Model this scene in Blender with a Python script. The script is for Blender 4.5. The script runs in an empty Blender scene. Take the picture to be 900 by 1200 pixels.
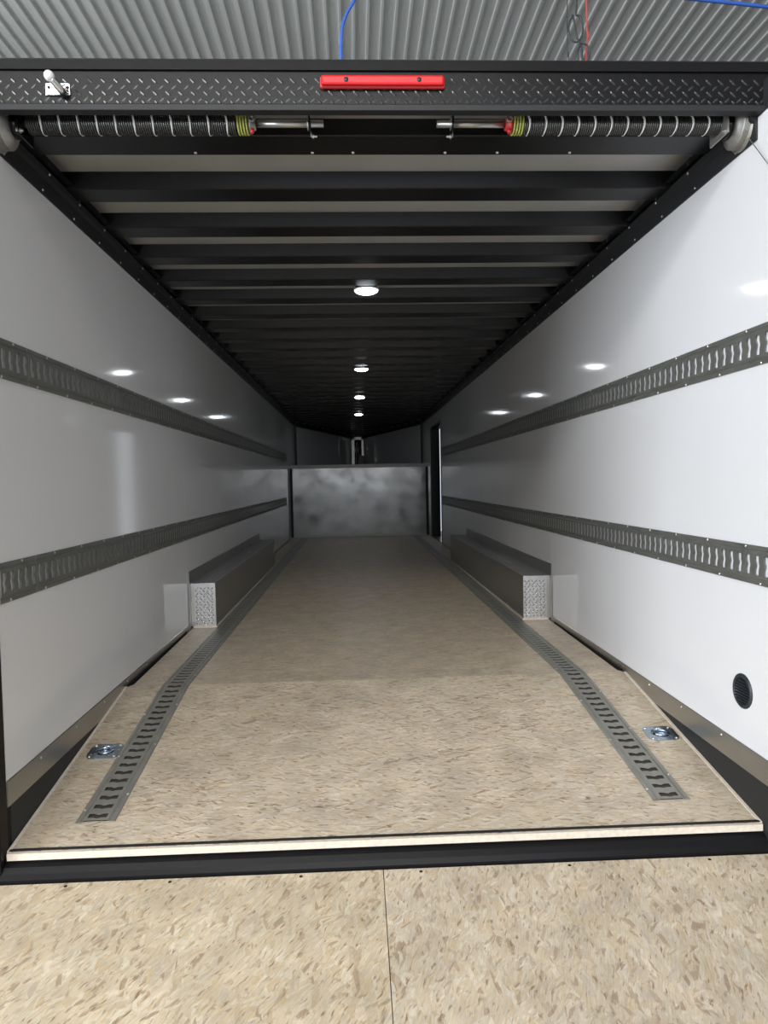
import bpy, math, random
from mathutils import Vector, Matrix
random.seed(7)
D = bpy.data; C = bpy.context.scene.collection; PI = math.pi

# ------------------------------------------------------------------ camera
CAM_H = 1.0
yaw, pitch, roll, fpx = 0.0406, -0.04342, -0.01929, 834.0
fw = Vector((math.sin(yaw)*math.cos(pitch), math.cos(yaw)*math.cos(pitch), math.sin(pitch)))
r0 = Vector((math.cos(yaw), -math.sin(yaw), 0)); u0 = r0.cross(fw)
rr = r0*math.cos(roll) + u0*math.sin(roll); uu = -r0*math.sin(roll) + u0*math.cos(roll)
cd = D.cameras.new('camera'); cam = D.objects.new('camera', cd); C.objects.link(cam)
cd.sensor_fit = 'VERTICAL'; cd.sensor_height = 36; cd.sensor_width = 27
cd.lens = fpx/1200*36; cd.clip_start = 0.02; cd.clip_end = 200
M = Matrix((rr, uu, -fw)).transposed().to_4x4(); M.translation = (0, 0, CAM_H)
cam.matrix_world = M
bpy.context.scene.camera = cam

# ------------------------------------------------------------------ world, lights, exposure
sc = bpy.context.scene
sc.view_settings.view_transform = 'Standard'; sc.view_settings.look = 'None'
sc.view_settings.gamma = 1; sc.view_settings.exposure = 0.14; sc.view_settings.use_curve_mapping = False
w = D.worlds.new('world'); sc.world = w; w.use_nodes = True
w.node_tree.nodes['Background'].inputs[0].default_value = (0.80, 0.88, 1.0, 1)
w.node_tree.nodes['Background'].inputs[1].default_value = 1.0

def area(name, loc, target, sx, sy, power, col=(1, 1, 1)):
    l = D.lights.new(name, 'AREA'); l.shape = 'RECTANGLE'; l.size = sx; l.size_y = sy
    l.energy = power; l.color = col
    o = D.objects.new(name, l); C.objects.link(o); o.location = loc
    o.rotation_euler = (Vector(target)-Vector(loc)).to_track_quat('-Z', 'Y').to_euler()
    return o
# daylight through the shop's side bay door, and through the one behind the photographer
area('bay_door_daylight', (-8.6, -2.5, 2.1), (1.0, 3.6, 1.0), 5.0, 4.6, 900, (0.90, 0.95, 1.0))
area('rear_door_daylight', (0.6, -8.6, 2.5), (0.2, 4.0, 0.6), 6.0, 4.1, 330, (0.96, 0.98, 1.0))
# shop's ceiling lamps behind the camera
area('shop_lamp_light', (-1.4, -4.2, 5.1), (0.0, 3.4, 0.0), 6.0, 1.4, 560, (1.0, 0.97, 0.92))
area('shop_lamp_light', (2.6, 6.5, 5.0), (2.6, 6.5, 0.0), 3.0, 1.0, 15, (1.0, 0.97, 0.92))
area('shop_side_lamp_light', (-5.5, 4.5, 4.1), (1.0, 5.5, 5.6), 2.4, 0.5, 95, (0.97, 0.99, 1.0))

# ------------------------------------------------------------------ materials
def mat(name, col, rough=0.5, metal=0.0, spec=0.5, emit=None, es=0, coat=0.0, noise=None, bump=None):
    m = D.materials.new(name); m.use_nodes = True; nt = m.node_tree; b = nt.nodes['Principled BSDF']
    b.inputs['Base Color'].default_value = (*col, 1); b.inputs['Roughness'].default_value = rough
    b.inputs['Metallic'].default_value = metal; b.inputs['Specular IOR Level'].default_value = spec
    b.inputs['Coat Weight'].default_value = coat; b.inputs['Coat Roughness'].default_value = 0.08
    if emit: b.inputs['Emission Color'].default_value = (*emit, 1); b.inputs['Emission Strength'].default_value = es
    tc = nt.nodes.new('ShaderNodeTexCoord')
    if noise:   # (scale vector, amount, roughness amount)
        sv, am, ra = noise
        mp = nt.nodes.new('ShaderNodeMapping'); mp.inputs['Scale'].default_value = sv
        n = nt.nodes.new('ShaderNodeTexNoise'); n.inputs['Scale'].default_value = 1; n.inputs['Detail'].default_value = 6
        nt.links.new(tc.outputs['Object'], mp.inputs[0]); nt.links.new(mp.outputs[0], n.inputs['Vector'])
        cr = nt.nodes.new('ShaderNodeMapRange'); cr.inputs['From Min'].default_value = .3; cr.inputs['From Max'].default_value = .7
        cr.inputs['To Min'].default_value = 1-am; cr.inputs['To Max'].default_value = 1+am
        nt.links.new(n.outputs['Fac'], cr.inputs['Value'])
        mx = nt.nodes.new('ShaderNodeVectorMath'); mx.operation = 'SCALE'; mx.inputs[0].default_value = col
        nt.links.new(cr.outputs[0], mx.inputs['Scale']); nt.links.new(mx.outputs[0], b.inputs['Base Color'])
        if ra:
            c2 = nt.nodes.new('ShaderNodeMapRange'); c2.inputs['From Min'].default_value = .3; c2.inputs['From Max'].default_value = .7
            c2.inputs['To Min'].default_value = max(0.02, rough-ra); c2.inputs['To Max'].default_value = rough+ra
            nt.links.new(n.outputs['Fac'], c2.inputs['Value']); nt.links.new(c2.outputs[0], b.inputs['Roughness'])
    if bump:
        bs, bd = bump
        n2 = nt.nodes.new('ShaderNodeTexNoise'); n2.inputs['Scale'].default_value = bs; n2.inputs['Detail'].default_value = 4
        nt.links.new(tc.outputs['Object'], n2.inputs['Vector'])
        bp = nt.nodes.new('ShaderNodeBump'); bp.inputs['Strength'].default_value = 0.4; bp.inputs['Distance'].default_value = bd
        nt.links.new(n2.outputs['Fac'], bp.inputs['Height']); nt.links.new(bp.outputs[0], b.inputs['Normal'])
    return m

def osb_mat(name, rot, stops, rough, coat=0.0, flake=(0.017, 0.06), tint=(1, 1, 1)):
    """oriented strand board: two layers of thin flakes at differing angles, with dark chips"""
    m = D.materials.new(name); m.use_nodes = True; nt = m.node_tree; N = nt.nodes.new; L = nt.links.new
    b = nt.nodes['Principled BSDF']; tc = N('ShaderNodeTexCoord')
    def mp(r, sc_, dist=0.0035):
        nz = N('ShaderNodeTexNoise'); nz.inputs['Scale'].default_value = 14; nz.inputs['Detail'].default_value = 3
        L(tc.outputs['Object'], nz.inputs['Vector'])
        s = N('ShaderNodeVectorMath'); s.operation = 'MULTIPLY_ADD'
        L(nz.outputs['Color'], s.inputs[0]); s.inputs[1].default_value = (dist*6, dist*6, 0); L(tc.outputs['Object'], s.inputs[2])
        q = N('ShaderNodeMapping'); q.inputs['Rotation'].default_value = (0, 0, r)
        L(s.outputs[0], q.inputs[0])
        z = N('ShaderNodeVectorMath'); z.operation = 'MULTIPLY'; z.inputs[1].default_value = sc_
        L(q.outputs[0], z.inputs[0]); return z.outputs[0]
    cols = []; dists = []
    for k, (dr, f) in enumerate(((0.10, 1.0), (-0.45, 1.25), (0.55, 0.8))):
        v = N('ShaderNodeTexVoronoi'); v.inputs['Scale'].default_value = 1; v.inputs['Randomness'].default_value = 1
        L(mp(rot+dr, (1/(flake[0]*f), 1/(flake[1]*f), 20+k)), v.inputs['Vector'])
        sp = N('ShaderNodeSeparateColor'); L(v.outputs['Color'], sp.inputs[0])
        cr = N('ShaderNodeValToRGB'); e = cr.color_ramp.elements
        e[0].position = 0; e[0].color = (*stops[0], 1); e[1].position = 1; e[1].color = (*stops[-1], 1)
        for i, s_ in enumerate(stops[1:-1]):
            x = e.new((i+1)/(len(stops)-1)); x.color = (*s_, 1)
        L(sp.outputs[0], cr.inputs[0]); cols.append(cr.outputs[0]); dists.append(sp.outputs[1])
    def mixn(a, b_, scale, lo, hi, off):
        n = N('ShaderNodeTexNoise'); n.inputs['Scale'].default_value = scale; n.inputs['Detail'].default_value = 5
        o = N('ShaderNodeVectorMath'); o.operation = 'ADD'; o.inputs[1].default_value = (off, off, off); L(tc.outputs['Object'], o.inputs[0]); L(o.outputs[0], n.inputs['Vector'])
        r = N('ShaderNodeMapRange'); r.inputs['From Min'].default_value = lo; r.inputs['From Max'].default_value = hi; L(n.outputs['Fac'], r.inputs['Value'])
        x = N('ShaderNodeMix'); x.data_type = 'RGBA'; L(r.outputs[0], x.inputs['Factor']); L(a, x.inputs['A']); L(b_, x.inputs['B'])
        return x.outputs['Result']
    c = mixn(cols[0], cols[1], 26, .47, .53, 0); c = mixn(c, cols[2], 22, .54, .60, 7)
    # fine fibre grain
    n = N('ShaderNodeTexNoise'); n.inputs['Scale'].default_value = 1; n.inputs['Detail'].default_value = 8
    L(mp(rot+0.1, (300, 26, 10), 0.004), n.inputs['Vector'])
    r = N('ShaderNodeMapRange'); r.inputs['From Min'].default_value = .3; r.inputs['From Max'].default_value = .7; r.inputs['To Min'].default_value = .84; r.inputs['To Max'].default_value = 1.1
    L(n.outputs['Fac'], r.inputs['Value'])
    g = N('ShaderNodeVectorMath'); g.operation = 'SCALE'; L(c, g.inputs[0]); L(r.outputs[0], g.inputs['Scale'])
    # dark chips
    n3 = N('ShaderNodeTexNoise'); n3.inputs['Scale'].default_value = 1; n3.inputs['Detail'].default_value = 3
    L(mp(rot+0.12, (105, 26, 10), 0.006), n3.inputs['Vector'])
    r3 = N('ShaderNodeMapRange'); r3.inputs['From Min'].default_value = .60; r3.inputs['From Max'].default_value = .72; L(n3.outputs['Fac'], r3.inputs['Value'])
    x3 = N('ShaderNodeMix'); x3.data_type = 'RGBA'; L(r3.outputs[0], x3.inputs['Factor']); L(g.outputs[0], x3.inputs['A']); x3.inputs['B'].default_value = (.25, .165, .10, 1)
    # broad tone changes
    n4 = N('ShaderNodeTexNoise'); n4.inputs['Scale'].default_value = 7; n4.inputs['Detail'].default_value = 7; L(tc.outputs['Object'], n4.inputs['Vector'])
    r4 = N('ShaderNodeMapRange'); r4.inputs['From Min'].default_value = .3; r4.inputs['From Max'].default_value = .7; r4.inputs['To Min'].default_value = .82; r4.inputs['To Max'].default_value = 1.1; L(n4.outputs['Fac'], r4.inputs['Value'])
    g4 = N('ShaderNodeVectorMath'); g4.operation = 'SCALE'; L(x3.outputs['Result'], g4.inputs[0]); L(r4.outputs[0], g4.inputs['Scale'])
    t = N('ShaderNodeVectorMath'); t.operation = 'MULTIPLY'; L(g4.outputs[0], t.inputs[0]); t.inputs[1].default_value = tint
    L(t.outputs[0], b.inputs['Base Color'])
    b.inputs['Roughness'].default_value = rough; b.inputs['Coat Weight'].default_value = coat; b.inputs['Coat Roughness'].default_value = 0.35
    bp = N('ShaderNodeBump'); bp.inputs['Strength'].default_value = .35; bp.inputs['Distance'].default_value = .0012
    L(dists[0], bp.inputs['Height']); L(bp.outputs[0], b.inputs['Normal'])
    return m

STOPS = [(.38, .285, .195), (.54, .44, .315), (.585, .495, .365), (.61, .52, .39), (.55, .43, .28), (.66, .59, .47), (.60, .51, .385), (.50, .43, .34)]
M_ramp = osb_mat('osb_ramp', 0.42, STOPS, .6, 0.0, (.011, .060), (1.0, .985, .95))
M_ramp2 = osb_mat('osb_ramp_greyer', 0.25, STOPS, .6, 0.0, (.010, .055), (.985, .985, 1.0))
M_floor = osb_mat('osb_floor', PI/2+.06, STOPS, .45, .25, (.008, .060), (.97, .97, .99))
M_edge = mat('osb_cut_edge', (.66, .59, .50), .7, noise=((60, 60, 60), .1, 0))
M_wall = mat('white_wall_laminate', (.74, .745, .77), .075, spec=.55, noise=((1.2, 1.2, 1.2), .02, .02))
M_riser = mat('glossy_grey_riser_sheet', (.27, .275, .27), .16, spec=.6, noise=((3.2, 3, 3.6), .15, .12))
M_black = mat('black_painted_steel', (.007, .007, .008), .34, spec=.15, bump=(60, .0008))
M_blackm = mat('black_satin_trim', (.022, .023, .025), .45, spec=.2)
M_blackg = mat('black_gloss_bow', (.005, .005, .006), .25, spec=.3)
M_gap = mat('underfloor_and_gap_shade', (.012, .012, .012), .8)
M_ceil = mat('grey_roof_sheet', (.44, .44, .42), .38, metal=.3, spec=.5, noise=((3, .6, 1), .08, .05))
M_galv = mat('olive_grey_galvanised_track', (.31, .305, .275), .46, metal=.5, noise=((30, 12, 30), .12, .08), bump=(160, .0004))
M_galvw = mat('grey_wall_rail_steel', (.19, .195, .18), .46, metal=.55, noise=((30, 12, 30), .12, .08), bump=(160, .0004))
M_slot_shade = mat('slot_shade', (.075, .070, .060), .6, metal=.3)
M_capd = mat('dull_aluminium_cap', (.24, .235, .22), .5, metal=.4)
M_screw = mat('zinc_screw', (.65, .65, .63), .3, metal=1)
M_alu = mat('brushed_aluminium_kickplate', (.44, .43, .41), .33, metal=.9, noise=((2, 3, 14), .08, .05))
M_tread = mat('bright_tread_plate', (.72, .72, .72), .30, metal=1, noise=((20, 20, 20), .03, .02))
M_treadr = mat('raised_bright_tread', (.85, .85, .85), .16, metal=1)
M_tread2 = mat('dull_tread_base', (.50, .50, .50), .38, metal=.9, noise=((30, 30, 30), .06, .05))
M_chrome = mat('chrome', (.85, .85, .86), .12, metal=1)
M_zinc = mat('blue_zinc_plate', (.48, .56, .64), .24, metal=1, noise=((50, 50, 50), .15, .08))
M_steel = mat('bare_steel_tube', (.52, .51, .48), .34, metal=.9, noise=((4, 60, 60), .15, .08))
M_drum = mat('cast_aluminium_drum', (.36, .35, .33), .5, metal=.7, noise=((50, 50, 50), .12, .05))
M_spring = mat('oil_black_spring_wire', (.11, .11, .11), .3, metal=.85)
M_stripe = mat('white_spring_marking', (.80, .80, .78), .4)
M_yellow = mat('yellow_green_spring_paint', (.42, .46, .10), .5)
M_red = mat('red_paint', (.55, .03, .03), .4)
M_lens = mat('red_lens', (.55, .006, .012), .35, spec=.35, emit=(.9, .01, .02), es=.05)
M_led = mat('led_lens', (.9, .9, .9), .3, emit=(.88, .96, 1.0), es=22)
M_white = mat('white_plastic', (.75, .76, .77), .35)
M_rub = mat('black_plastic', (.020, .024, .030), .45)
M_blue = mat('blue_hose', (.03, .10, .42), .4)
M_redw = mat('red_wire', (.45, .06, .05), .5)
M_roofm = mat('white_ribbed_roof_sheet', (.66, .67, .665), .38, metal=.15, noise=((2, .5, 2), .05, .05))
M_shopw = mat('shop_wall_sheet', (.42, .43, .43), .6, noise=((1, 1, 1), .05, .03))
M_conc = mat('concrete', (.30, .29, .27), .55, noise=((1.5, 1.5, 1.5), .15, .1))
M_glow = mat('doorway_glow', (.8, .85, .9), .5, emit=(.86, .93, 1.0), es=.75)
M_nose = mat('nose_frame', (.58, .57, .54), .4, metal=.5, noise=((20, 20, 20), .2, .1))

# ------------------------------------------------------------------ mesh helpers
class MB:
    def __init__(s): s.v = []; s.f = []; s.sm = []
    def add(s, vs, fs, smooth=False):
        n = len(s.v); s.v += [tuple(v) for v in vs]; s.f += [tuple(i+n for i in f) for f in fs]; s.sm += [smooth]*len(fs); return s
    def box(s, x0, x1, y0, y1, z0, z1):
        vs = [(x, y, z) for x in (x0, x1) for y in (y0, y1) for z in (z0, z1)]
        return s.add(vs, [(0, 1, 3, 2), (4, 6, 7, 5), (0, 4, 5, 1), (2, 3, 7, 6), (0, 2, 6, 4), (1, 5, 7, 3)])
    def prism(s, prof, a, b, fn, smooth=False):
        """prof: 2D loop; fn(t, p, q) -> point"""
        n = len(prof); vs = [fn(t, *p) for t in (a, b) for p in prof]
        fs = [(i, (i+1) % n, n+(i+1) % n, n+i) for i in range(n)] + [tuple(range(n))[::-1], tuple(range(n, 2*n))]
        return s.add(vs, fs, smooth)
    def tube(s, pts, r, n=8, cap=True, rs=None):
        pts = [Vector(p) for p in pts]; base = len(s.v); prev = None; vs = []
        for i, p in enumerate(pts):
            t = (pts[min(i+1, len(pts)-1)]-pts[max(i-1, 0)]).normalized()
            if prev is None:
                a = Vector((0, 0, 1)) if abs(t.z) < .9 else Vector((1, 0, 0)); prev = t.cross(a).normalized()
            e = (prev - t*prev.dot(t)).normalized(); prev = e; g = t.cross(e); R_ = rs[i] if rs else r
            for k in range(n):
                th = 2*PI*k/n; vs.append(p+e*(R_*math.cos(th))+g*(R_*math.sin(th)))
        fs = [(i*n+k, i*n+(k+1) % n, (i+1)*n+(k+1) % n, (i+1)*n+k) for i in range(len(pts)-1) for k in range(n)]
        s.add(vs, fs, True)
        if cap: s.f += [tuple(base+k for k in range(n))[::-1], tuple(base+(len(pts)-1)*n+k for k in range(n))]; s.sm += [False, False]
        return s
    def lathe(s, prof, org, axis, n=24, smooth=True):
        """prof: [(r, h)] along axis"""
        ax = Vector(axis).normalized(); a = Vector((0, 0, 1)) if abs(ax.z) < .9 else Vector((1, 0, 0)); e = ax.cross(a).normalized(); g = ax.cross(e); o = Vector(org)
        vs = [o+ax*h+e*(r*math.cos(2*PI*k/n))+g*(r*math.sin(2*PI*k/n)) for r, h in prof for k in range(n)]
        fs = [(i*n+k, i*n+(k+1) % n, (i+1)*n+(k+1) % n, (i+1)*n+k) for i in range(len(prof)-1) for k in range(n)]
        return s.add(vs, fs, smooth)
    def build(s, name, m, parent=None, bevel=0, kind=None):
        me = D.meshes.new(name); me.from_pydata(s.v, [], s.f); me.materials.append(m)
        me.polygons.foreach_set('use_smooth', s.sm); me.update()
        o = D.objects.new(name, me); C.objects.link(o)
        if parent: o.parent = parent; o.matrix_parent_inverse = Matrix.Translation(-parent.location) if parent.location.length else Matrix.Identity(4)
        if bevel:
            bv = o.modifiers.new('bevel', 'BEVEL'); bv.width = bevel; bv.segments = 2; bv.limit_method = 'ANGLE'; bv.angle_limit = .6
        if kind: o['kind'] = kind
        return o
def B(*a): return MB().box(*a)
def thing(name, label, cat, loc=(0, 0, 0), group=None):
    o = D.objects.new(name, None); C.objects.link(o); o.location = loc; o.empty_display_size = .1
    o['label'] = label; o['category'] = cat
    if group: o['group'] = group
    return o
def struct(o, label=None):
    o['kind'] = 'structure'
    if label: o['label'] = label
    return o
def fix(o):   # cheap normal cleanup
    return o

# ------------------------------------------------------------------ main dimensions
XL, XR, XC = -1.165, 1.37, 0.10
YR = 2.33                       # rear end of the cargo floor
YB = 3.56                       # where the beavertail starts to drop
SL = 0.1545                     # its slope
YF = 13.0                       # gooseneck riser
YV = 14.2                       # where the nose starts to taper
YN = 18.6                       # nose
ZC = 2.262                      # roof sheet
ZB = 2.20                       # underside of roof bows
def zf(y): return 0 if y >= YB else -SL*(YB-y)

# ------------------------------------------------------------------ trailer shell
fl = struct(MB().prism([(-1.149, YB), (1.355, YB), (1.338, YB+.035), (1.352, 4.9), (1.352, YF), (-1.147, YF), (-1.147, 4.9), (-1.132, YB+.035)], -.022, 0, lambda t, p, q: (p, q, t)).build('floor', M_floor), 'strand board cargo floor of the trailer')
B(XL+.0045, XL+.006, YB+.03, 4.85, -.031, .004).build('gap_shade_strip', M_gap, fl); B(XR-.006, XR-.0045, YB+.03, 4.85, -.031, .004).build('gap_shade_strip', M_gap, fl)  # dark strips stand in for the shade in the floor edge gaps
MB().prism([(YB, 0), (YR, zf(YR)), (YR, zf(YR)-.02), (YB, -.02)], -1.150, 1.356, lambda t, p, q: (t, p, q)).build('beavertail_panel', M_floor, fl)
for x0, x1 in ((-1.162, -1.150), (1.356, 1.368)):
    MB().prism([(YB-.01, .003), (YR, zf(YR)+.003), (YR, zf(YR)-.022), (YB-.01, -.022)], x0, x1, lambda t, p, q: (t, p, q)).build('edge_strip', M_edge, fl)
B(-1.158, 1.364, YR-.012, YR-.001, zf(YR)-.024, zf(YR)-.001).build('rear_edge_strip', M_edge, fl)
B(-1.155, 1.36, YR-.002, YR+.012, zf(YR)+.0022, zf(YR)+.0045).build('dark_seam', M_gap, fl)  # thin dark strip across the rear edge of the floor
B(XL-.02, XR+.02, YB-.02, YF+.02, -.060, -.030).build('subfloor', M_gap, fl)

def wall_side(name, xin, sgn, label):
    # backing skin, then a panel every 1.30
    bk = MB()
    if sgn < 0: bk.box(xin-.05, xin-.004, YR+.03, YV, -.33, ZC+.03)
    else:
        bk.box(xin+.004, xin+.05, 2.27, 11.2, -.33, ZC+.03); bk.box(xin+.004, xin+.05, 12.6, YV, -.33, ZC+.03)
        bk.box(xin+.004, xin+.05, 11.2, 12.6, 1.9, ZC+.03); bk.box(xin+.004, xin+.05, 11.2, 12.6, -.33, -.005)
    wl = struct(bk.build(name, M_blackm), label)
    y = YR if sgn < 0 else 2.27; k = 0
    while y < YV-.01:
        y1 = min(YR+1.30*(k+1), YV)
        segs = [(max(y, 2.350) if sgn < 0 else y, y1, -.045, ZB-.012 if y < 2.4 else ZB+.02)]
        if sgn > 0 and y < 12.6 and y1 > 11.2:
            segs = []
            if y < 11.2: segs.append((y, 11.2, -.045, ZB+.02))
            if y1 > 12.6: segs.append((12.6, y1, -.045, ZB+.02))
            segs.append((max(y, 11.2), min(y1, 12.6), 1.9, ZB+.02))
        for a, b, z0, z1 in segs:
            xa, xb = (xin-.004, xin) if sgn < 0 else (xin, xin+.004)
            B(xa, xb, a+.0008, b-.0008, z0, z1).build('wall_panel', M_wall, wl)
        y = y1; k += 1
    return wl
wall_side('wall_left', XL, -1, 'white laminate trailer wall on the shaded side')
wall_side('wall_right', XR, 1, 'bright white laminate trailer wall with the round vent')

# nose walls + black corner posts, upper deck
nl = struct(MB().prism([(XL-.03, YV), (XL, YV), (-.055, YN), (-.055, YN+.04), (XL-.03, YV+.04)], 1.28, ZC, lambda t, p, q: (p, q, t)).build('wall_nose_left', M_wall), 'tapering nose wall above the gooseneck')
nr = struct(MB().prism([(XR+.03, YV), (XR, YV), (.255, YN), (.255, YN+.04), (XR+.03, YV+.04)], 1.28, ZC, lambda t, p, q: (p, q, t)).build('wall_nose_right', M_wall), 'tapering nose wall above the gooseneck')
B(XL, XL+.035, YV-.04, YV+.03, 1.30, ZB).build('corner_trim', M_blackm, nl)
B(XR-.035, XR, YV-.04, YV+.03, 1.30, ZB).build('corner_trim', M_blackm, nr)
for par, (xa, ya), (xb, yb) in ((nl, (XL, YV), (-.055, YN)), (nr, (XR, YV), (.255, YN))):
    s = .02 if xa < 0 else -.02
    MB().prism([(xa, ya), (xb, yb), (xb+s, yb-.01), (xa+s, ya-.01)], ZB-.085, ZB, lambda t, p, q: (p, q, t)).build('cove_trim', M_blackm, par)
wf = struct(B(XL, XR, YF, YF+.03, 0, 1.25).build('wall_front', M_riser), 'grey riser wall under the gooseneck deck')
B(XL, XR, YF-.012, YF+.05, 1.25, 1.315).build('edge_cap', M_capd, wf)
B(XL+.05, XR-.06, YF-.008, YF, .0, .045).build('base_strip', M_capd, wf)
B(XL+.002, XL+.04, YF-.03, YF, .0, 1.25).build('corner_gap_trim', M_gap, wf)
B(XR-.066, XR-.022, YF-.03, YF, .0, 1.25).build('corner_gap_trim', M_gap, wf)
struct(MB().prism([(XL, YF+.05), (XR, YF+.05), (XR, YV), (.255, YN+.04), (-.055, YN+.04), (XL, YV)], 1.28, 1.312, lambda t, p, q: (p, q, t)).build('floor_upper_deck', M_floor), 'raised gooseneck deck floor')

# ceiling sheet, bows
ce = struct(MB().prism([(XL-.04, 2.435), (XR+.04, 2.435), (XR+.04, YV), (.3, YN+.06), (-.1, YN+.06), (XL-.04, YV)], ZC, ZC+.03, lambda t, p, q: (p, q, t)).build('ceiling', M_ceil), 'grey roof sheet over black roof bows')
bow_y = [3.11 + .4375*k for k in range(35)]
for y in bow_y:
    xa, xb = XL, XR
    if y > YV: f = (y-YV)/(YN-YV); xa = XL+f*(-.055-XL); xb = XR+f*(.255-XR)
    if y > YN-.1: break
    prof = [(y-.155, ZC), (y-.135, ZB+.004), (y-.131, ZB), (y-.003, ZB), (y, ZB+.004), (y+.012, ZC)]
    o = MB().prism(prof, xa+.004, xb-.004, lambda t, p, q: (t, p, q)).build('roof_bow', M_blackg, ce)
# gusset fillets along both sides of the bays (shadowed side channel)
for x0, x1 in ((XL, XL+.06), (XR-.06, XR)):
    MB().prism([(x0, ZB+.012), (x1, ZB+.012), (x1, ZB+.016), (x0, ZB+.016)], 2.68, YV, lambda t, p, q: (p, t, q)).build('side_channel', M_blackg, ce)

# cove trims with screws
def cove(name, xin, s, y0):
    prof = [(0, 2.115), (.006, 2.115), (.010, 2.172), (.024, 2.182), (.027, 2.204), (.0, 2.212)]
    o = struct(MB().prism([(xin+s*a, b) for a, b in prof], y0, YV, lambda t, p, q: (p, t, q)).build(name, M_blackm), 'black cove trim where wall meets roof')
    mb = MB(); y = 2.5
    while y < YV:
        mb.lathe([(.0055, 0), (.005, .002), (.002, .0035), (0, .0037)], (xin+s*.007, y, 2.128), (s, 0, .02), 8)
        mb.lathe([(.0055, 0), (.005, .002), (.002, .0035), (0, .0037)], (xin+s*.026, y+.02, 2.193), (s, 0, -.05), 8)
        y += .30
    mb.build('screws', M_screw, o, kind='stuff')
cove('trim_1', XL, 1, 2.374); cove('trim_2', XR, -1, 2.374)

# kickplates and frame sides below them
def kick(name, xin, s, y1, label, y0):
    o = struct(MB().prism([(xin, -.05), (xin+s*.004, -.05), (xin+s*.004, .034), (xin, .036)], y0, 4.0, lambda t, p, q: (p, t, q)).build(name, M_alu), label)
    MB().prism([(xin, -.05), (xin+s*.004, -.05), (xin+s*.004, .034), (xin, .036)], 4.002, y1, lambda t, p, q: (p, t, q)).build('kick_plate', M_alu, o)
    mb = MB(); y = 2.6
    while y < y1:
        mb.lathe([(.006, 0), (.004, .003), (0, .0035)], (xin+s*.004, y, .018), (s, 0, 0), 8); y += .33
    mb.build('screws', M_screw, o, kind='stuff')
    return o
kick('baseboard_left', XL, 1, 4.9, 'brushed metal kickplate along the wall base', 2.35); kick('baseboard_right', XR, -1, 4.9, 'brushed metal kickplate along the wall base', 2.27)
struct(MB().prism([(XL-.004, -.34), (XL+.001, -.34), (XL+.001, -.05), (XL-.004, -.05)], YR+.042, YB, lambda t, p, q: (p, t, q)).build('trim_3', M_blackm), 'black frame side below the kickplate')
t4 = struct(MB().prism([(XR+.004, -.34), (XR-.001, -.34), (XR-.001, -.05), (XR+.004, -.05)], 2.27, YB, lambda t, p, q: (p, t, q)).build('trim_4', M_blackm), 'black frame side below the kickplate')

# ------------------------------------------------------------------ side door (open) in the bright wall
dr = struct(MB().box(XR-.006, XR+.15, 12.6, 12.64, -.004, 1.9).box(XR-.006, XR+.15, 11.16, 12.64, 1.9, 1.935).build('door_1', M_blackm), 'open side doorway with black frame')
B(XR-.004, XR+.14, 11.2, 12.6, -.03, .004).build('threshold', M_alu, dr)
B(XR-.008, XR+.06, 11.17, 11.2, .0, 1.9).build('near_jamb', M_black, dr)
B(XR+.002, XR+.14, 12.56, 12.6, .0, 1.9).build('far_reveal', M_black, dr)
B(XR+.06, XR+1.3, 11.12, 11.16, .0, 1.88).build('door_leaf', M_white, dr)
# pale sheet standing in for daylight that falls just inside the doorway
B(XR-.26, XR-.03, 11.35, 12.45, .0005, .004).build('daylight_patch', M_edge, dr)

# ------------------------------------------------------------------ rear frame
fr = struct(MB().prism([(XL-.13, 2.29), (XL+.0015, 2.29), (XL+.0015, 2.349), (XL-.13, 2.349)], -.36, 2.20, lambda t, p, q: (p, q, t)).build('trim_5', M_black, bevel=.004), 'black rear door post')
fr2 = struct(MB().prism([(XR+.17, 2.29), (XR+.052, 2.29), (XR+.052, 2.371), (XR+.17, 2.371)], -.36, 2.20, lambda t, p, q: (p, q, t)).build('trim_6', M_black, bevel=.004), 'black rear door post')
si = struct(MB().prism([(2.335, -.216), (2.305, -.230), (2.292, -.246), (2.284, -.262), (2.283, -.345), (2.335, -.345)], XL-.006, XR+.006, lambda t, p, q: (t, p, q)).build('trim_7', M_black, bevel=.002), 'black steel rear sill')

# rear header: tread plate face, smooth cap, lip tube, raised treads
hd = thing('rear_header', 'black tread plate header beam across the top of the opening', 'beam', (XC, 2.37, 2.2))
B(-1.34, 1.54, 2.350, 2.372, 2.212, 2.322).build('tread_plate', M_black, hd)
MB().prism([(2.342, 2.318), (2.344, 2.350), (2.352, 2.357), (2.43, 2.357), (2.43, 2.30), (2.372, 2.30), (2.372, 2.318)], -1.34, 1.54, lambda t, p, q: (t, p, q)).build('smooth_cap', M_black, hd)
MB().prism([(2.338, 2.190), (2.338, 2.209), (2.345, 2.2135), (2.372, 2.2135), (2.372, 2.190)], -1.34, 1.54, lambda t, p, q: (t, p, q)).build('lip', M_blackm, hd, bevel=.0015)
mb = MB()
def tread(mb, c, a, L_, W_, H_, ex, ey, en):
    ex, ey, en = Vector(ex), Vector(ey), Vector(en); c = Vector(c)
    d = ex*math.cos(a)+ey*math.sin(a); q = -ex*math.sin(a)+ey*math.cos(a)
    vs = [c-d*L_, c-d*L_*.45-q*W_, c+d*L_*.45-q*W_, c+d*L_, c+d*L_*.45+q*W_, c-d*L_*.45+q*W_, c-d*L_*.5+en*H_, c+d*L_*.5+en*H_]
    mb.add(vs, [(0, 1, 6), (1, 2, 7, 6), (2, 3, 7), (3, 4, 7), (4, 5, 6, 7), (5, 0, 6)])
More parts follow.
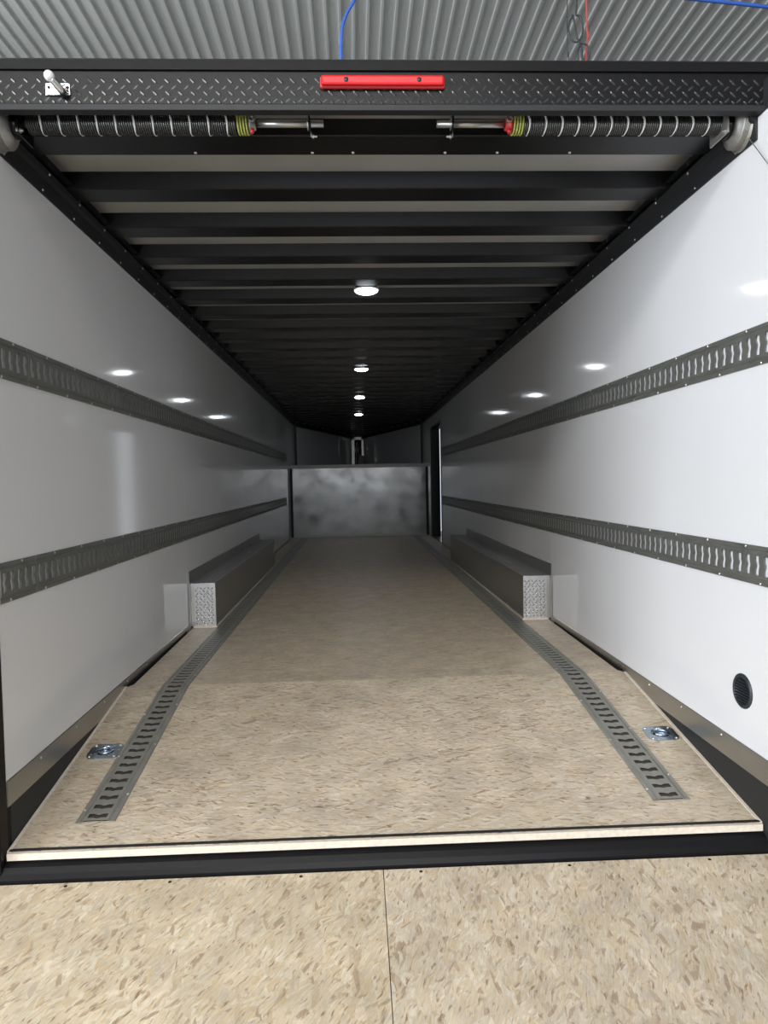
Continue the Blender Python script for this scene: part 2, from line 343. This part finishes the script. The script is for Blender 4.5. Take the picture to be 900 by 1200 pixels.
for k in range(72):
    for r, z in enumerate((2.287, 2.2485, 2.222)):
        x = -1.33+k*.040+r*.002
        tread(mb, (x, 2.350, z), -.75, .0150 if r < 2 else .009, .0038, .0026, (1, 0, 0), (0, 0, 1), (0, -1, 0))
        if r < 2: tread(mb, (x+.020, 2.350, z-.0195), .75, .0120, .0034, .0009, (1, 0, 0), (0, 0, 1), (0, -1, 0))
mb.build('raised_treads', mat('worn_black_tread', (.05, .05, .052), .22, metal=.4), hd, kind='stuff')

# marker light
ml = thing('marker_light', 'long red marker light on the header', 'light', (.117, 2.34, 2.278))
def rbox(x0, x1, y0, y1, z0, z1, name, m, par, bev): return B(x0, x1, y0, y1, z0, z1).build(name, m, par, bevel=bev)
rbox(-.084, .318, 2.336, 2.350, 2.260, 2.297, 'housing', M_red, ml, .006)
rbox(-.080, .314, 2.322, 2.338, 2.263, 2.294, 'lens', M_lens, ml, .007)
for x in (.000, .233):
    MB().lathe([(.0075, .003), (.0075, 0), (.0, 0)], (x, 2.3205, 2.278), (0, 1, 0), 16).build('screw', M_rub, ml)

# door latch pin on the header
lt = thing('latch_bracket', 'chrome latch bracket with round knob on the header corner', 'latch', (-.91, 2.34, 2.26))
MB().prism([(-.949, 2.238), (-.875, 2.238), (-.872, 2.242), (-.872, 2.272), (-.876, 2.276), (-.949, 2.276)], 2.344, 2.350, lambda t, p, q: (p, t, q)).build('plate', M_chrome, lt, bevel=.002)
for x, z in ((-.938, 2.262), (-.880, 2.262), (-.880, 2.248)):
    MB().lathe([(.0048, -.001), (.0, -.001)], (x, 2.344, z), (0, 1, 0), 12).build('bolt_hole', M_gap, lt)
MB().tube([(-.888, 2.342, 2.240), (-.898, 2.325, 2.250), (-.910, 2.305, 2.262), (-.915, 2.300, 2.268)], .007, 10, rs=[.013, .012, .0105, .010]).build('arm', M_chrome, lt)
MB().lathe([(0, -.016), (.006, -.0155), (.011, -.012), (.0145, -.006), (.0155, 0), (.0145, .006), (.011, .012), (.006, .0155), (0, .016)], (-.917, 2.298, 2.272), (-.2, -.9, .3), 20).build('knob', M_white, lt)
MB().tube([(-.900, 2.338, 2.256), (-.884, 2.330, 2.262), (-.882, 2.333, 2.246)], .0035, 8).build('clip', M_chrome, lt)

# lintel beam behind the springs
lb = thing('lintel_beam', 'black channel beam behind the torsion springs', 'beam', (XC, 2.6, 2.2))
MB().prism([(2.535, 2.262), (2.53, 2.204), (2.534, 2.200), (2.672, 2.200), (2.676, 2.204), (2.676, 2.262)], XL+.002, XR-.002, lambda t, p, q: (t, p, q)).build('channel', M_blackg, lb)
mb = MB()
for x in (-.55, -.128, .02, .357, .55, .82): mb.lathe([(.006, 0), (.005, -.003), (0, -.004)], (x, 2.655, 2.200), (0, 0, 1), 8)
mb.build('rivets', M_screw, lb, kind='stuff')

# ------------------------------------------------------------------ torsion spring assemblies
SY, SZ, SR = 2.462, 2.206, .031
def helix(mb, x0, x1, R_, pitch, wr, n=16, m=5, ph=0):
    tot = abs(x1-x0)/pitch; N_ = int(tot*n); s = 1 if x1 > x0 else -1
    pts = [(x0+s*pitch*i/n, SY+R_*math.cos(2*PI*i/n+ph), SZ+R_*math.sin(2*PI*i/n+ph)) for i in range(N_+1)]
    mb.tube(pts, wr, m)
def spring(label, x_out, x_mid, x_in, x_cone, tube_end, xb, marks, side):
    t = thing('torsion_spring', label, 'spring', (x_out, SY, SZ))
    a = MB(); helix(a, x_out, x_mid, SR, .0072, .0030); a.build('coil', M_spring, t)
    a = MB(); helix(a, x_mid, x_in, SR+.0008, .0095, .0033); a.build('painted_coil', M_yellow, t, )
    a = MB()
    for x in marks:      # white painted turns
        pts = [(x-.006*math.sin(2*PI*i/20)*1.0+.004*math.cos(4*PI*i/20), SY+(SR+.0032)*math.cos(2*PI*i/20), SZ+(SR+.0032)*math.sin(2*PI*i/20)) for i in range(21)]
        rs = [.0012+.0022*abs(math.sin(2*PI*i/20+PI*.5))**1.5 for i in range(21)]
        MB().tube(pts, .003, 6, cap=False, rs=rs).build('marked_turn', M_stripe, t)
    # shaft and winding cone
    MB().tube([(x_out-side*.05, SY, SZ), (x_in, SY, SZ)], .0115, 12).build('shaft', M_steel, t)
    MB().tube([(x_cone, SY, SZ+.002), (tube_end, SY, SZ+.002)], .0118, 16).build('inner_tube', M_steel, t)
    MB().tube([(x_cone, SY+.012, SZ+.020), (xb, SY+.012, SZ+.020)], .0030, 8).build('tie_rod', M_steel, t)
    s = 1 if x_cone > x_in else -1
    MB().lathe([(.012, 0), (.030, 0), (.030, .008), (.022, .012), (.019, .022), (.012, .022)], (x_in, SY, SZ), (s, 0, 0), 20).build('winding_cone', M_drum if side > 0 else M_red, t)
    MB().lathe([(.0, -.004), (.006, -.004), (.0115, -.002), (.0115, .004), (.006, .006), (.006, .0), (0, 0)], (x_in+s*.011, SY-.026, SZ+.006), (0, -1, 0), 16).build('cone_socket', M_drum, t)
    MB().lathe([(0, -.014), (.0065, -.014), (.0065, .0), (0, 0)], (x_in+s*.012, SY-.020, SZ-.024), (0, 0, 1), 8).build('set_screw', M_red, t)
    return t
S1 = spring('torsion spring with white marked turns nearest the chrome latch bracket', -1.055, -.368, -.328, -.306, -.079, -.128, [-1.009+.0607*i for i in range(11)], 1)
S2 = spring('torsion spring with red winding cone at the end by the bare grey drum', 1.305, .600, .560, .539, .305, .357, [.612+.0561*i for i in range(12)], -1)
def bearing(label, x, lean):
    t = thing('bearing_bracket', label, 'bracket', (x, SY, SZ))
    MB().prism([(x-.0025, SY-.040, ), (x+.0025, SY-.040), (x+.0025, SY+.062), (x-.0025, SY+.062)], 2.145, 2.240, lambda q, p, y: (p+lean*(2.24-q), y, q)).build('plate', M_blackg, t)
    MB().lathe([(.012, -.006), (.019, -.006), (.021, -.001), (.021, .002), (.012, .004)], (x-.003, SY, SZ+.001), (-1, 0, 0), 20).build('bearing', M_steel, t)
    for z, d in ((2.232, -.008), (2.155, .008)):
        MB().lathe([(0, -.016), (.0040, -.016), (.0040, -.006), (.0078, -.006), (.0078, 0), (0, 0)], (x+lean*(2.24-z)+(.003 if lean > 0 else -.003), SY-.024, z), (-1 if lean > 0 else 1, 0, 0), 6, False).build('bolt', M_screw, t)
    return t
bearing('thin bracket plate carrying the shaft end nearest the latch bracket', -.128, .10)
bearing('thin bracket plate carrying the shaft end nearest the red winding cone', .357, -.05)
def drum(label, xa, xb, s, dark):
    # xa outer, xb inner face; s = +1 when the wall is at lower x
    t = thing('cable_drum', label, 'drum', (xa, SY, SZ))
    w_ = abs(xb-xa); prof = [(.012, 0), (.084, 0), (.084, .006), (.078, .010)]
    for i in range(5): h = .012+i*(w_-.03)/5; prof += [(.073, h), (.076, h+.003), (.073, h+.006)]
    prof += [(.070, w_-.014), (.056, w_-.006), (.050, w_), (.012, w_)]
    MB().lathe(prof, (xa, SY, SZ-.005), (s, 0, 0), 36).build('drum_body', M_drum, t)
    MB().lathe([(.012, 0), (.040, 0), (.043, .003), (.043, .024), (.036, .026), (.012, .026)], (xb, SY, SZ-.005), (s, 0, 0), 24).build('hub', M_blackg, t)
    x2 = xb+s*.034
    MB().prism([(x2-.003, SY-.060), (x2+.003, SY-.060), (x2+.003, SY+.06), (x2-.003, SY+.06)], SZ-.052, SZ+.035, lambda q, p, y: (p, y, q)).build('end_plate', M_drum if dark else M_blackg, t)
    MB().lathe([(0, -.012), (.004, -.012), (.004, -.006), (.008, -.006), (.008, 0), (0, 0)], (x2+s*.0025, SY-.045, SZ-.042), (-s, 0, 0), 6, False).build('bolt', M_screw, t)
drum('grooved cable drum at the corner above the shaded wall', XL+.003, XL+.062, 1, 0)
drum('grooved cable drum at the corner above the bright vent wall', XR-.003, XR-.052, -1, 1)
def cable(name, label, cat, pts, r, m, group=None, smooth=True):
    if smooth and len(pts) > 2:
        q = []; P = [Vector(p) for p in pts]; P = [P[0]*2-P[1]]+P+[P[-1]*2-P[-2]]
        for i in range(1, len(P)-2):
            for k in range(8):
                t = k/8; a, b, c, d = P[i-1:i+3]
                q.append(.5*((2*b)+(c-a)*t+(2*a-5*b+4*c-d)*t*t+(3*b-a-3*c+d)*t**3))
        q.append(P[-2]); pts = q
    o = MB().tube(pts, r, 8).build(name, m); o['label'] = label; o['category'] = cat
    if group: o['group'] = group
    return o
cable('lift_cable', 'thin steel ramp cable by the bright vent wall', 'cable', [(1.345, 2.385, 2.125), (1.362, 2.29, 1.99), (1.385, .735, -.468)], .0016, M_steel, smooth=False)
cable('lift_cable', 'thin steel ramp cable by the shaded wall', 'cable', [(-1.150, 2.385, 2.125), (-1.155, 2.29, 1.99), (-1.18, .735, -.468)], .0016, M_steel, smooth=False)

# ------------------------------------------------------------------ logistic rails
W2 = .067; PITCH = .0545
def rail_section(fr_, s0, s1, name, parent, flip=1, m=M_galv):
    """fr_(s, u, h) -> world point. Slotted pan rail."""
    n = max(1, int(round((s1-s0)/PITCH))); p = (s1-s0)/n; mb = MB(); hp = .008; inner = .042
    # flanges and risers (continuous)
    prof = [(-W2, 0), (-W2, .004), (-.054, .005), (-.051, .003), (-.048, .004), (-inner, hp)]
    for sg in (1, -1):
        vs = [fr_(s, sg*u, h) for s in (s0, s1) for u, h in prof]; k = len(prof)
        mb.add(vs, [(i, i+1, k+i+1, k+i) for i in range(k-1)])
    us = [-.033, -.017, -.009, -.004, .004, .009, .017, .033]
    top = [.0125, .0125, .0095, .0055, .0055, .0095, .0125, .0125]
    bot = [-.0115, -.0115, -.0130, -.0155, -.0155, -.0130, -.0115, -.0115]
    for i in range(n):
        c = s0+(i+.5)*p; a, b = c-p/2, c+p/2
        mb.add([fr_(a, -inner, hp), fr_(a, us[0], hp), fr_(b, us[0], hp), fr_(b, -inner, hp)], [(0, 1, 2, 3)])
        mb.add([fr_(a, us[-1], hp), fr_(a, inner, hp), fr_(b, inner, hp), fr_(b, us[-1], hp)], [(0, 1, 2, 3)])
        for k in range(7):
            u1, u2 = us[k], us[k+1]
            mb.add([fr_(c+flip*top[k], u1, hp), fr_(c+flip*top[k+1], u2, hp), fr_((b if flip > 0 else a), u2, hp), fr_((b if flip > 0 else a), u1, hp)], [(0, 1, 2, 3)])
            mb.add([fr_(c+flip*bot[k], u1, hp), fr_(c+flip*bot[k+1], u2, hp), fr_((a if flip > 0 else b), u2, hp), fr_((a if flip > 0 else b), u1, hp)], [(0, 1, 2, 3)])
            for tt in (top, bot):
                mb.add([fr_(c+flip*tt[k], u1, hp), fr_(c+flip*tt[k+1], u2, hp), fr_(c+flip*tt[k+1], u2, .0065), fr_(c+flip*tt[k], u1, .0065)], [(0, 1, 2, 3)])
        for e in (us[0], us[-1]):
            mb.add([fr_(c+flip*top[0], e, hp), fr_(c+flip*bot[0], e, hp), fr_(c+flip*bot[0], e, .0065), fr_(c+flip*top[0], e, .0065)], [(0, 1, 2, 3)])
    return mb.build(name, m, parent)
def rail_screws(fr_, nrm, s0, s1, parent, step=.29):
    mb = MB(); s = s0+.07; k = 0
    while s < s1:
        for u in (-.061, .061):
            ss = s+(.0 if u < 0 else .09)
            if ss < s1: mb.lathe([(.0062, 0), (.005, .002), (.002, .0035), (0, .0037)], fr_(ss, u, .004), nrm, 8)
        s += step; k += 1
    mb.build('screws', M_screw, parent, kind='stuff')
def wall_rail(label, x, s, zc, y0, y1):
    t = thing('logistic_rail', label, 'rail', (x, y0, zc), 'slotted tie-down rails on the walls')
    f = lambda q, u, h: Vector((x+s*h, q, zc+u))
    cuts = [y0] + [y for y in ((2.62, 5.87, 9.12) if x < 0 else (4.7, 7.95)) if y0 < y < y1] + [y1]
    for a, b in zip(cuts, cuts[1:]): rail_section(f, a+.001, b-.001, 'rail_section', t, 1, M_galvw)
    rail_screws(f, (s, 0, 0), y0, y1, t, .27)
wall_rail('upper slotted grey rail along the shaded wall opposite the round vent', XL, 1, 1.432, 2.355, 12.30)
wall_rail('lower slotted grey rail along the shaded wall opposite the round vent', XL, 1, .688, 2.355, 12.15)
wall_rail('upper slotted grey rail along the bright wall with the round vent', XR, -1, 1.432, 2.275, 11.16)
wall_rail('lower slotted grey rail along the bright wall with the round vent', XR, -1, .688, 2.275, 11.16)
def floor_track(label, xf, xr):
    t = thing('floor_track', label, 'rail', (xf, YB, 0), 'slotted tie-down rails on the floor')
    f1 = lambda q, u, h: Vector((xf+u, q, h))
    for a, b in ((YB, 6.6), (6.6, 9.85), (9.85, 12.9)): rail_section(f1, a+.001, b-.001, 'rail_section', t, 1)
    L_ = (YB-2.47)*math.sqrt(1+SL*SL); ca = 1/math.sqrt(1+SL*SL); sa = SL*ca
    def f2(q, u, h):       # q runs 0 at the bend to -L at the rear
        k = -q/L_; return Vector((xf+(xr-xf)*k+u, YB+q*ca-h*sa, q*sa+h*ca))
    rail_section(f2, -L_, -.001, 'rail_section', t, 1)
    MB().add([f1(a, u, .0012) for a in (YB, 12.9) for u in (-.045, .045)], [(0, 1, 3, 2)]).add([f2(a, u, .0012) for a in (-L_+.006, 0) for u in (-.045, .045)], [(0, 1, 3, 2)]).build('slot_shade_strip', M_slot_shade, t)  # dark strip under the rail stands in for shade inside the slots
    rail_screws(f1, (0, 0, 1), YB, 12.8, t, .36); rail_screws(f2, (0, -sa, ca), -L_, 0, t, .36)
floor_track('slotted floor rail running beside the wheel box under the shaded wall', -.913, -.926)
floor_track('slotted floor rail running beside the wheel box under the vent wall', 1.092, 1.117)

# ------------------------------------------------------------------ wheel boxes
def wheel_box(label, xw, s, wd, y0, y1):
    t = thing('wheel_box', label, 'wheel box', (xw, y0, 0), 'tread plate wheel boxes')
    X = lambda d: xw+s*d
    def bx(a, b, *r): return B(min(X(a), X(b)), max(X(a), X(b)), *r)
    h = .312
    bx(wd-.004, wd, y0, y1, .012, h).build('side_sheet', M_alu, t)
    bx(.003, wd-.004, y0, y1, h-.004, h).build('top_sheet', M_tread2, t)
    e = bx(.03, wd-.004, y0, y0+.004, .012, h-.004).build('end_plate', M_tread2, t)
    bx(.03, wd-.004, y1-.004, y1, .012, h-.004).build('far_end_plate', M_tread, t)
    bx(.0045, .008, y0-.045, y1-.05, h-.30, h+.085).build('wall_flange', M_alu, t)
    bx(.008, .03, y0+.001, y0+.004, .012, h-.004).build('end_flange', M_alu, t)
    bx(.02, wd+.008, y0-.006, y1, 0, .012).build('wood_shim', M_edge, t)
    mb = MB()
    nx = int((wd-.035)/.026); nz = int((h-.03)/.019)
    for i in range(nx):
        for j in range(nz):
            tread(mb, (X(.045+i*.026+(j % 2)*.007), y0, .028+j*.019), .8 if (i+j) % 2 else -.8, .0135, .0036, .0035, (1, 0, 0), (0, 0, 1), (0, -1, 0))
    mb.build('end_treads', M_treadr, t, kind='stuff')
    mb = MB(); ny = int((y1-y0)/.030)
    for i in range(nx):
        for j in range(ny):
            tread(mb, (X(.03+i*.028), y0+.02+j*.030, h), .8 if (i+j) % 2 else -.8, .011, .0026, .0016, (1, 0, 0), (0, 1, 0), (0, 0, 1))
    mb.build('top_treads', M_treadr, t, kind='stuff')
wheel_box('metal wheel box against the shaded wall opposite the vent', XL, 1, .178, 4.99, 8.65)
wheel_box('metal wheel box against the bright wall with the vent', XR, -1, .196, 4.95, 8.75)

# ------------------------------------------------------------------ recessed D rings on the beavertail
def d_ring(label, cx, cy):
    t = thing('tie_down_ring', label, 'tie-down ring', (cx, cy, zf(cy)), 'recessed tie-down rings')
    ca = 1/math.sqrt(1+SL*SL); sa = SL*ca
    P = lambda a, b, h: Vector((cx+a, cy+b*ca-h*sa, zf(cy)+b*sa+h*ca))
    a2, b2 = .066, .057; n = 28; mb = MB(); R1 = .036
    def sq(th):      # octagon-cornered outline
        c, s_ = math.cos(th), math.sin(th); k = 1/max(abs(c)/a2, abs(s_)/b2, (abs(c)/a2+abs(s_)/b2)/1.72); return c*k, s_*k
    rings = [[P(*sq(2*PI*i/n), 0) for i in range(n)], [P(*sq(2*PI*i/n), .004) for i in range(n)],
             [P(R1*math.cos(2*PI*i/n)*1.12, R1*math.sin(2*PI*i/n), .005) for i in range(n)],
             [P(R1*.94*math.cos(2*PI*i/n), R1*.86*math.sin(2*PI*i/n), .0015) for i in range(n)],
             [P(.4*R1*math.cos(2*PI*i/n), .4*R1*math.sin(2*PI*i/n), .0008) for i in range(n)]]
    vs = [v for r in rings for v in r]
    fs = [(k*n+i, k*n+(i+1) % n, (k+1)*n+(i+1) % n, (k+1)*n+i) for k in range(4) for i in range(n)]+[tuple(range(4*n, 5*n))]
    mb.add(vs, fs, False); mb.build('plate', M_zinc, t)
    mb = MB(); mb.tube([P(.025*math.cos(2*PI*i/24)*1.1, .023*math.sin(2*PI*i/24), .0065) for i in range(25)], .0042, 8, cap=False); mb.build('ring', M_zinc, t)
    MB().tube([P(-.016, .023, .007), P(-.008, .023, .012), P(.008, .023, .012), P(.016, .023, .007)], .005, 8).build('ring_clip', M_zinc, t)
    for a in (-1, 1):
        for b in (-1, 1): MB().lathe([(.006, 0), (.005, .003), (0, .004)], P(a*.050, b*.043, .0045), (0, -sa, ca), 10).build('screw', M_screw, t)
d_ring('square zinc tie-down ring set in the beavertail beside the shaded wall', -1.052, 2.942)
d_ring('square zinc tie-down ring set in the beavertail beside the vent wall', 1.278, 2.934)

# ------------------------------------------------------------------ round vent
vt = thing('round_vent', 'round black louvred vent low on the bright wall', 'vent', (XR, 2.455, .227))
MB().lathe([(.062, 0), (.062, .004), (.057, .008), (.051, .008), (.048, .004), (.048, .001), (0, .001)], (XR, 2.455, .227), (-1, 0, 0), 36).build('vent_ring', M_rub, vt)
for i in range(9):
    z = -.040+i*.010; hw = math.sqrt(max(0, .048**2-z*z))
    MB().prism([(XR-.001, .227+z-.003), (XR-.008, .227+z-.005), (XR-.008, .227+z-.003), (XR-.001, .227+z-.001)], 2.455-hw, 2.455+hw, lambda t, p, q: (p, t, q)).build('slat', M_rub, vt)

# ------------------------------------------------------------------ ceiling lights
lab = ['round lit ceiling light nearest the open rear of the trailer', 'second round ceiling light from the open rear', 'third round ceiling light from the open rear', 'round ceiling light nearest the gooseneck']
for y, l in zip((4.55, 7.70, 10.25, 12.85), lab):
    t = thing('ceiling_light', l, 'light', (XC, y, ZB), 'round ceiling lights along the middle')
    MB().lathe([(0, .060), (.066, .060), (.066, .005), (0, .005)], (XC, y, ZB), (0, 0, 1), 24).build('mount', M_blackg, t)
    MB().lathe([(.060, .006), (.080, .002), (.082, -.003), (.078, -.007), (.070, -.007)], (XC, y, ZB+.010), (0, 0, 1), 32).build('bezel', M_white, t)
    MB().lathe([(.074, -.003), (.070, -.012), (.055, -.021), (.030, -.026), (0, -.028)], (XC, y, ZB+.010), (0, 0, 1), 32).build('lens', M_led, t)

# ------------------------------------------------------------------ nose cabinet
nc = thing('nose_cabinet', 'tall open metal box with wiring in the tip of the nose', 'cabinet', (.1, YN, 1.312))
x0, x1, z0, z1 = -.055, .255, 1.313, 2.15; yn = YN-.16
B(x0, x1, YN-.01, YN, z0, z1).build('back_panel', M_gap, nc)
B(x0, x0+.075, yn, YN-.01, z0, z1).build('side_post', M_nose, nc)
B(x1-.055, x1, yn, YN-.01, z0+.28, z1).build('side_post', M_nose, nc)
B(x0, x1, yn, YN-.01, z1-.07, z1).build('top_rail', M_nose, nc)
B(x1-.14, x1-.0, yn-.02, yn+.1, z0, z0+.36).build('battery_box', M_rub, nc)
B(x0+.12, x0+.2, yn+.06, yn+.1, z0+.45, z0+.58).build('junction_box', M_rub, nc)
MB().tube([(x0+.11, yn+.05, z0+.1), (x0+.13, yn+.03, z0+.35), (x0+.1, yn+.05, z0+.5), (x0+.14, yn+.05, z0+.7)], .008, 6).build('wire', M_white, nc)
MB().tube([(x0+.16, yn+.05, z0+.1), (x0+.18, yn+.03, z0+.3), (x0+.2, yn+.05, z0+.62)], .007, 6).build('wire', M_redw, nc)
ns = struct(B(-.06, .26, YN, YN+.04, 1.28, ZC).build('wall_nose_tip', M_blackm), 'flat tip of the nose')

# ------------------------------------------------------------------ ramp door
RS = .13
rz = lambda y, o=0: -.272+o-RS*(2.28-y)
rp = thing('ramp_door', 'lowered strand board ramp door in front of the rear sill', 'ramp', (XC, 2.27, -.27))
for a, b in ((-1.23, .0665), (.0690, 1.44)):
    MB().prism([(2.278, rz(2.278)), (.0, rz(0)), (.0, rz(0)-.02), (2.278, rz(2.278)-.02)], a, b, lambda t, p, q: (t, p, q)).build('ramp_board', M_ramp if a < 0 else M_ramp2, rp)
MB().prism([(2.278, rz(2.278)-.021), (.0, rz(0)-.021), (.0, rz(0)-.07), (2.278, rz(2.278)-.07)], -1.25, 1.46, lambda t, p, q: (t, p, q)).build('ramp_frame', M_black, rp)
mb = MB()
for x in (-.95, -.62, -.2, .19, .68, 1.15): mb.lathe([(.006, 0), (.005, .002), (0, .003)], (x, 2.262, rz(2.262)), (0, 0, 1), 8)
mb.build('screws', M_blackm, rp, kind='stuff')
B(XC-.9, XC+.9, .5, .6, -.95, rz(.5)-.071).build('ramp_support', M_black, rp)

# ------------------------------------------------------------------ shop around the trailer
sf = struct(B(-9, 9, -9, 27, -1.0, -.95).build('floor_shop', M_conc), 'concrete shop floor')
B(XL-.05, XR+.05, 2.36, YF, -.42, -.34).build('trailer_chassis', M_black, fl)
ZR = 5.3; mb = MB(); pr = []; x = -9.0; P_ = .13
while x < 9:
    pr += [(x, ZR), (x+.030, ZR), (x+.032, ZR-.0015), (x+.036, ZR-.0015), (x+.038, ZR), (x+.062, ZR), (x+.064, ZR-.0015), (x+.068, ZR-.0015), (x+.070, ZR), (x+.100, ZR), (x+.104, ZR-.020), (x+.126, ZR-.020)]; x += P_
n = len(pr); vs = [(a, y, z) for y in (-9, 27) for a, z in pr]
mb.add(vs, [(i, i+1, n+i+1, n+i) for i in range(n-1)])
sr = struct(mb.build('shop_roof', M_roofm), 'ribbed metal shop ceiling above the trailer')
wr = struct(B(9, 9.1, -9, 27, -1, ZR).build('shop_wall_right', M_shopw), 'plain sheet wall of the shop')
struct(MB().box(-9.1, -9, 0, 27, -1, ZR).box(-9.1, -9, -9, -5, -1, ZR).box(-9.1, -9, -5, 0, 3.9, ZR).build('shop_wall_left', M_shopw), 'shop wall with a bay door opening')
struct(MB().box(-9, -2.4, -9.1, -9, -1, ZR).box(3.6, 9, -9.1, -9, -1, ZR).box(-2.4, 3.6, -9.1, -9, 4.55, ZR).build('shop_wall_rear', M_shopw), 'shop wall with a bay door opening')
wfs = struct(MB().box(-9, 1.8, 27, 27.1, -1, ZR).box(6.5, 9, 27, 27.1, -1, ZR).box(1.8, 6.5, 27, 27.1, 4.2, ZR).build('shop_wall_front', M_shopw), 'shop wall with an added glowing panel')
B(1.8, 6.5, 27.02, 27.06, -1, 4.2).build('glow_panel', M_glow, wfs)  # glowing panel added to make the slit of the side doorway bright

# cables hanging from the shop ceiling
cable('air_hose', 'blue air hose hanging curved above the header', 'hose', [(.10, 3.6, 5.28), (.09, 3.6, 3.9), (.075, 3.6, 3.45), (.048, 3.6, 3.361), (.012, 3.6, 3.30), (-.012, 3.6, 3.235), (-.020, 3.6, 3.157), (-.022, 3.6, 3.075), (-.02, 3.6, 2.7), (-.01, 3.6, 2.30)], .0085, M_blue)
def loopc(cx, cz, rx, rz_, n=22, tilt=0):
    return [(cx+rx*math.sin(2*PI*i/n*1.0)+tilt*math.cos(2*PI*i/n), 3.6+.012*i/n, cz+rz_*math.cos(2*PI*i/n)) for i in range(n+1)]
cable('power_cord', 'black power cord hanging in two loops above the header', 'cord',
      [(1.15, 3.6, 5.28), (1.16, 3.6, 3.6), (1.155, 3.6, 3.37)]+loopc(1.150, 3.235, .035, .065)[:-1]+[(1.16, 3.61, 3.19)]+loopc(1.188, 3.11, .030, .05)[:-1]+[(1.19, 3.61, 2.9), (1.19, 3.6, 2.30)], .0045, M_rub)
cable('thin_cord', 'thin straight black cord beside the looped power cord', 'cord', [(1.125, 3.62, 5.28), (1.112, 3.62, 3.29), (1.118, 3.62, 3.08), (1.12, 3.62, 2.30)], .0025, M_rub)
cable('red_cord', 'thin red cord running through the loops of the black cord', 'cord', [(1.20, 3.63, 5.28), (1.212, 3.63, 3.4), (1.222, 3.63, 3.226), (1.208, 3.63, 3.09), (1.20, 3.63, 2.30)], .0045, M_redw)
cable('air_line', 'straight blue line running across under the shop ceiling', 'hose', [(1.2, 3.6, 3.43), (1.777, 3.6, 3.377), (2.127, 3.6, 3.344), (3.6, 3.6, 3.2)], .009, M_blue)
